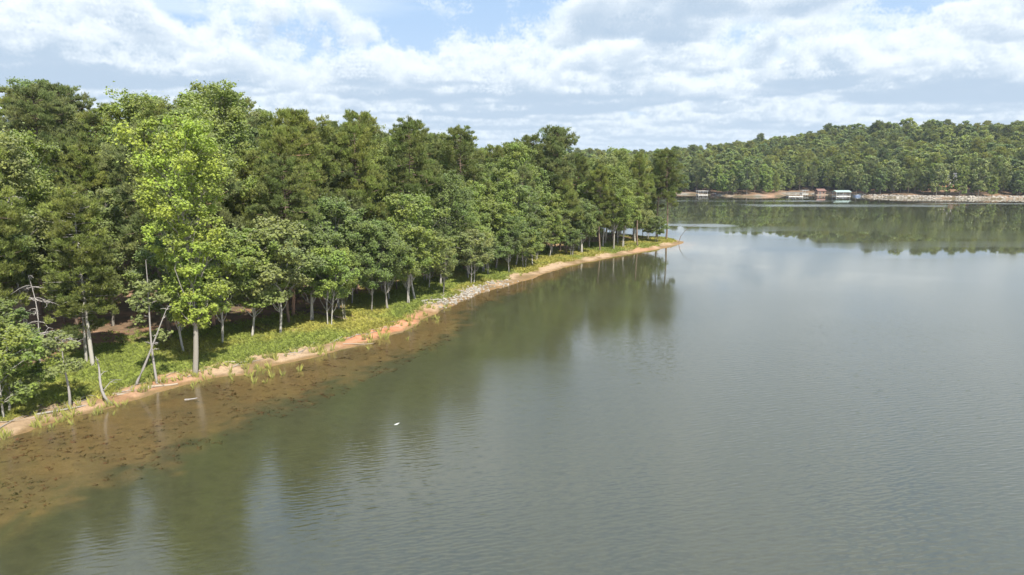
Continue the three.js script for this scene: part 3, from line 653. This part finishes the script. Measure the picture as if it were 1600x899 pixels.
  scatter('far_shore_stones', 'pale stone edging along the shore across the lake', 'stones', stone, stoneMat, farRocks);
}

// ---------------------------------------------------------------- logs, sticks, bird
function log(name, label, category, material, a, b, r0, r1, seed, twigs = 2, lift = 0.6) {
  const A = V(a[0], groundY(...a), a[1]), Bv = V(b[0], Math.max(groundY(...b), 0), b[1]), t = thing(name, label, category, A.x, Math.max(A.y, 0), A.z), to = V(Bv.x - A.x, Bv.y - Math.max(A.y, 0) + r1 * lift, Bv.z - A.z), R = rngOf(seed);
  const [g, pts] = limb(V(0, r0 * lift, 0), to, r0, r1, R, 0.05, 8);
  mesh('stem', g, material, t);
  for (let k = 0; k < twigs; k++) { const p = pts[3 + Math.floor(R() * 5)], l = 0.5 + R() * 0.9; mesh('twig', limb(p, V(p.x + (R() - 0.5) * l * 1.6, p.y + l * 0.5, p.z + (R() - 0.5) * l * 1.6), r1 * 0.5, 0.01, R, 0.2, 4)[0], material, t); }
  return t;
}
log('fallen_log', 'long dark fallen log lying on the grass behind the bright green young tree', 'log', M.pineBark, [-29.6, -89.2], [-20.3, -84.2], 0.22, 0.12, 601, 3);
log('drift_log', 'grey drift log lying at the end of the clay shore by the stones', 'log', M.dead, [-13.2, -97], [-9.8, -101.2], 0.2, 0.1, 602, 3);
log('drift_log', 'pale driftwood pole lying along the top of the clay shore', 'log', M.drift, [-28.9, -66.2], [-26.7, -67.6], 0.12, 0.08, 603, 1);
log('drift_log', 'thick driftwood pole below the slanting dead tree', 'log', M.drift, [-33.4, -59.4], [-31.2, -61.2], 0.13, 0.09, 604, 2);
log('drift_log', 'long thin driftwood pole between the crooked snag and the slanting tree', 'log', M.drift, [-34.6, -57.2], [-32.6, -60.2], 0.09, 0.06, 605, 2);
log('drift_log', 'weathered branch washed up by the half-dead tree', 'log', M.dead, [-38.4, -52.3], [-35.9, -54.9], 0.1, 0.05, 606, 3);
log('drift_stick', 'pale broken branch lying in the bank grass', 'stick', M.dead, [-39.4, -55], [-38.2, -56.6], 0.06, 0.03, 607, 2);
log('drift_stick', 'thin stick half afloat off the clay shore', 'stick', M.drift, [-19.2, -75.2], [-16, -76.6], 0.06, 0.03, 608, 1);
log('drift_stick', 'short pale stick floating over the weedy shallows', 'stick', M.dead, [-28.6, -57], [-27.7, -57.5], 0.07, 0.04, 609, 0);
{
  const R = rngOf(88); // twigs washed up in a line
  for (let k = 0; k < 46; k++) {
    let x, z, n;
    do { z = -50 - 36 * R(); x = -42 + R() * 30; n = nearD(x, z); } while (n < 1.5 || n > 2.7);
    const a = 0.9 + (R() - 0.5) * 1.1, l = 0.5 + R() * 1.1;
    const t = thing('washed_up_twig', 'thin grey-brown twig washed up on the line between grass and clay', 'twig', x, groundY(x, z) + 0.03, z, a, 'twigs along the wash line');
    mesh('stem', limb(V(-l, 0, 0), V(l, 0.05, 0), 0.045, 0.015, R, 0.16, 4)[0], R() < 0.5 ? M.drift : M.dead, t);
  }
  // a white bird gliding over the water
  const F = [], body = new THREE.LatheGeometry([[0.001, -0.2], [0.03, -0.17], [0.055, -0.06], [0.05, 0.05], [0.028, 0.12], [0.034, 0.16], [0.018, 0.2], [0.001, 0.235]].map(([r, y]) => new THREE.Vector2(r, y)), 10).rotateX(Math.PI / 2).toNonIndexed();
  for (const s of [-1, 1]) {
    const pts = [[0.03, 0.02, 0.07], [0.2, 0.09, 0.1], [0.46, 0.05, -0.02], [0.22, 0.085, -0.05], [0.03, 0.015, -0.08]].map(([x, y, z]) => V(x * s, y, z)), w = new THREE.BufferGeometry();
    const tri = [[0, 1, 3], [0, 3, 4], [1, 2, 3]], p = [];
    for (const t of tri) for (const i of t) p.push(pts[i].x, pts[i].y + 0.008, pts[i].z);
    for (const t of tri) for (const i of [...t].reverse()) p.push(pts[i].x, pts[i].y - 0.008, pts[i].z);
    w.setAttribute('position', new THREE.BufferAttribute(new Float32Array(p), 3)); w.computeVertexNormals();
    w.setAttribute('uv', new THREE.BufferAttribute(new Float32Array(p.length / 3 * 2), 2));
    F.push(w);
  }
  const b = mesh('bird', mergeGeometries([body, ...F]), new THREE.MeshStandardMaterial({ color: rgb(0.7, 0.7, 0.68), roughness: 0.8 }));
  b.position.set(-8.7, 0.9, -49); b.rotation.set(0.25, 0.35, 0.2); b.scale.setScalar(0.52);
  tag(b, 'small white bird gliding low over the open water', 'bird');
}

// ---------------------------------------------------------------- docks, boats and the house across the lake
const paint = (r, g, b, rough = 0.6, metal = 0) => new THREE.MeshStandardMaterial({ color: rgb(r, g, b), roughness: rough, metalness: metal });
const D = { wood: paint(0.3, 0.24, 0.18, 0.9), grey: paint(0.38, 0.36, 0.34, 0.9), white: paint(0.55, 0.56, 0.56, 0.6), steel: paint(0.45, 0.46, 0.47, 0.5, 0.4), teal: paint(0.27, 0.35, 0.33, 0.7), dark: paint(0.1, 0.1, 0.1, 0.8), red: paint(0.17, 0.095, 0.08, 0.8), hull: paint(0.72, 0.73, 0.74, 0.3), brick: paint(0.22, 0.14, 0.11, 0.85), glass: paint(0.03, 0.035, 0.04, 0.1), orange: paint(0.45, 0.22, 0.11, 0.85), blue: paint(0.12, 0.16, 0.26, 0.5) };
const box = (w, h, d, x = 0, y = 0, z = 0) => new THREE.BoxGeometry(w, h, d).translate(x, y, z);
function gable(w, h, d, over = 0.4, thick = 0.14) { // two roof slopes along x
  const s = new THREE.Shape([[-d / 2 - over, 0], [0, h], [d / 2 + over, 0], [d / 2 + over, thick], [0, h + thick], [-d / 2 - over, thick]].map(([x, y]) => new THREE.Vector2(x, y)));
  return new THREE.ExtrudeGeometry(s, { depth: w + over * 2, bevelEnabled: false }).translate(0, 0, -w / 2 - over).rotateY(Math.PI / 2);
}
function boatHull(l, w, h) {
  const s = new THREE.Shape(); s.moveTo(-l / 2, -w / 2); s.lineTo(l * 0.15, -w / 2); s.quadraticCurveTo(l * 0.42, -w * 0.4, l / 2, 0); s.quadraticCurveTo(l * 0.42, w * 0.4, l * 0.15, w / 2); s.lineTo(-l / 2, w / 2); s.closePath();
  return new THREE.ExtrudeGeometry(s, { depth: h, bevelEnabled: true, bevelSize: 0.12, bevelThickness: 0.15, bevelSegments: 2 }).rotateX(-Math.PI / 2);
}
function dock(x, z, turn, w, d, high, roofMat, roofKind, label) {
  const t = thing('covered_dock', label, 'dock', x, 0, z, turn);
  for (let k = 0; k < 4; k++) mesh('float', box(w / 4 - 0.15, 0.45, d, -w / 2 + (k + 0.5) * (w / 4), 0.12, 0), D.white, t);
  mesh('deck', box(w + 0.3, 0.14, 1.6, 0, 0.44, d / 2 - 0.9), D.wood, t); mesh('deck', box(w + 0.3, 0.14, 1.6, 0, 0.44, -d / 2 + 0.9), D.wood, t);
  for (const a of [-1, 0, 1]) for (const b of [-1, 1]) mesh('post', box(0.16, high, 0.16, a * (w / 2 - 0.3), 0.51 + high / 2, b * (d / 2 - 0.3)), D.steel, t);
  if (roofKind === 'gable') mesh('roof', gable(w, d * 0.2, d).translate(0, 0.51 + high, 0), roofMat, t);
  else { mesh('roof', box(w + 0.8, 0.16, d + 0.8, 0, 0.6 + high, 0), roofMat, t); }
  for (const b of [-1, 1]) mesh('rail', box(w - 0.4, 0.08, 0.08, 0, 1.5, b * (d / 2 - 0.3)), D.steel, t);
  return t;
}
function boat(x, z, turn, hull, label, l = 6) {
  const t = thing('motor_boat', label, 'boat', x, 0.05, z, turn);
  mesh('hull', boatHull(l, 2.1, 0.75), hull, t);
  mesh('seat', box(0.6, 0.4, 1.5, -l * 0.2, 0.95, 0), D.grey, t); mesh('console', box(0.5, 0.6, 0.8, 0, 1.1, 0.2), D.white, t);
  mesh('windscreen', box(0.06, 0.4, 1.3, l * 0.08, 1.2, 0), D.glass, t); mesh('engine', box(0.5, 0.9, 0.5, -l / 2 - 0.25, 0.75, 0), D.dark, t);
}
dock(141, -511, 0.1, 7.5, 5, 2.3, D.white, 'flat', 'flat white-roofed dock by the bend of the far shore');
boat(150, -508, 0.1, D.red, 'red boat moored beside the flat white-roofed dock');
dock(198.5, -483, -0.05, 10, 5, 2.3, D.dark, 'flat', 'long dark-roofed dock on white floats at the end of the low point');
dock(224, -528, 0.1, 5, 4, 2.3, D.white, 'flat', 'small white-roofed dock deep in the cove across the lake');
dock(233, -487, 0.08, 10.5, 6, 2.4, D.teal, 'gable', 'pale teal gable-roofed dock at the mouth of the far cove');
boat(234, -486.8, 0.1, D.hull, 'white boat lying under the pale teal roof', 7);
boat(242, -482, 0.3, D.blue, 'dark blue boat moored beside the teal-roofed dock', 5);
{
  const t = thing('boathouse', 'small red-brown boathouse at the water in the far cove', 'boathouse', 229, 0, -512, 0.1);
  mesh('platform', box(9, 0.4, 6, 0, 0.2, 0), D.wood, t); mesh('wall', box(6, 2.4, 4.6, 0, 1.6, 0), D.brick, t);
  mesh('roof', gable(6, 1.6, 4.8).translate(0, 2.8, 0), D.red, t); mesh('door', box(1.1, 2, 0.1, -1.2, 1.4, 2.34), D.dark, t); mesh('window', box(1, 0.9, 0.1, 1.5, 1.8, 2.34), D.glass, t);
}
{
  const x = 305, z = -487, t = thing('lake_house', 'grey house with white posts and a reddish deck among the trees across the lake', 'house', x, groundY(x, z), z, -0.2);
  mesh('foundation', box(14, 3, 10, 0, 0, 0), D.brick, t); mesh('wall', box(13, 5.4, 9, 0, 4.2, 0), D.grey, t); mesh('roof', gable(13.4, 3, 9.2, 0.7).translate(0, 6.9, 0), D.dark, t);
  mesh('deck', box(14, 0.3, 3, 0, 1.65, 6.2), D.orange, t); mesh('deck_skirt', box(14, 1, 0.12, 0, 1, 7.65), D.orange, t);
  for (let k = 0; k < 8; k++) mesh('post', box(0.32, 5, 0.32, -6.6 + k * 1.886, 4.3, 7.4), D.white, t);
  for (let k = 0; k < 6; k++) { const w = mesh('window', box(1.3, 1.7, 0.1, -5.4 + k * 2.16, 3.6, 4.55), D.glass, t); mesh('frame', box(1.55, 0.14, 0.14, -5.4 + k * 2.16, 4.55, 4.58), D.white, w); }
}
renderer.render(scene, camera);
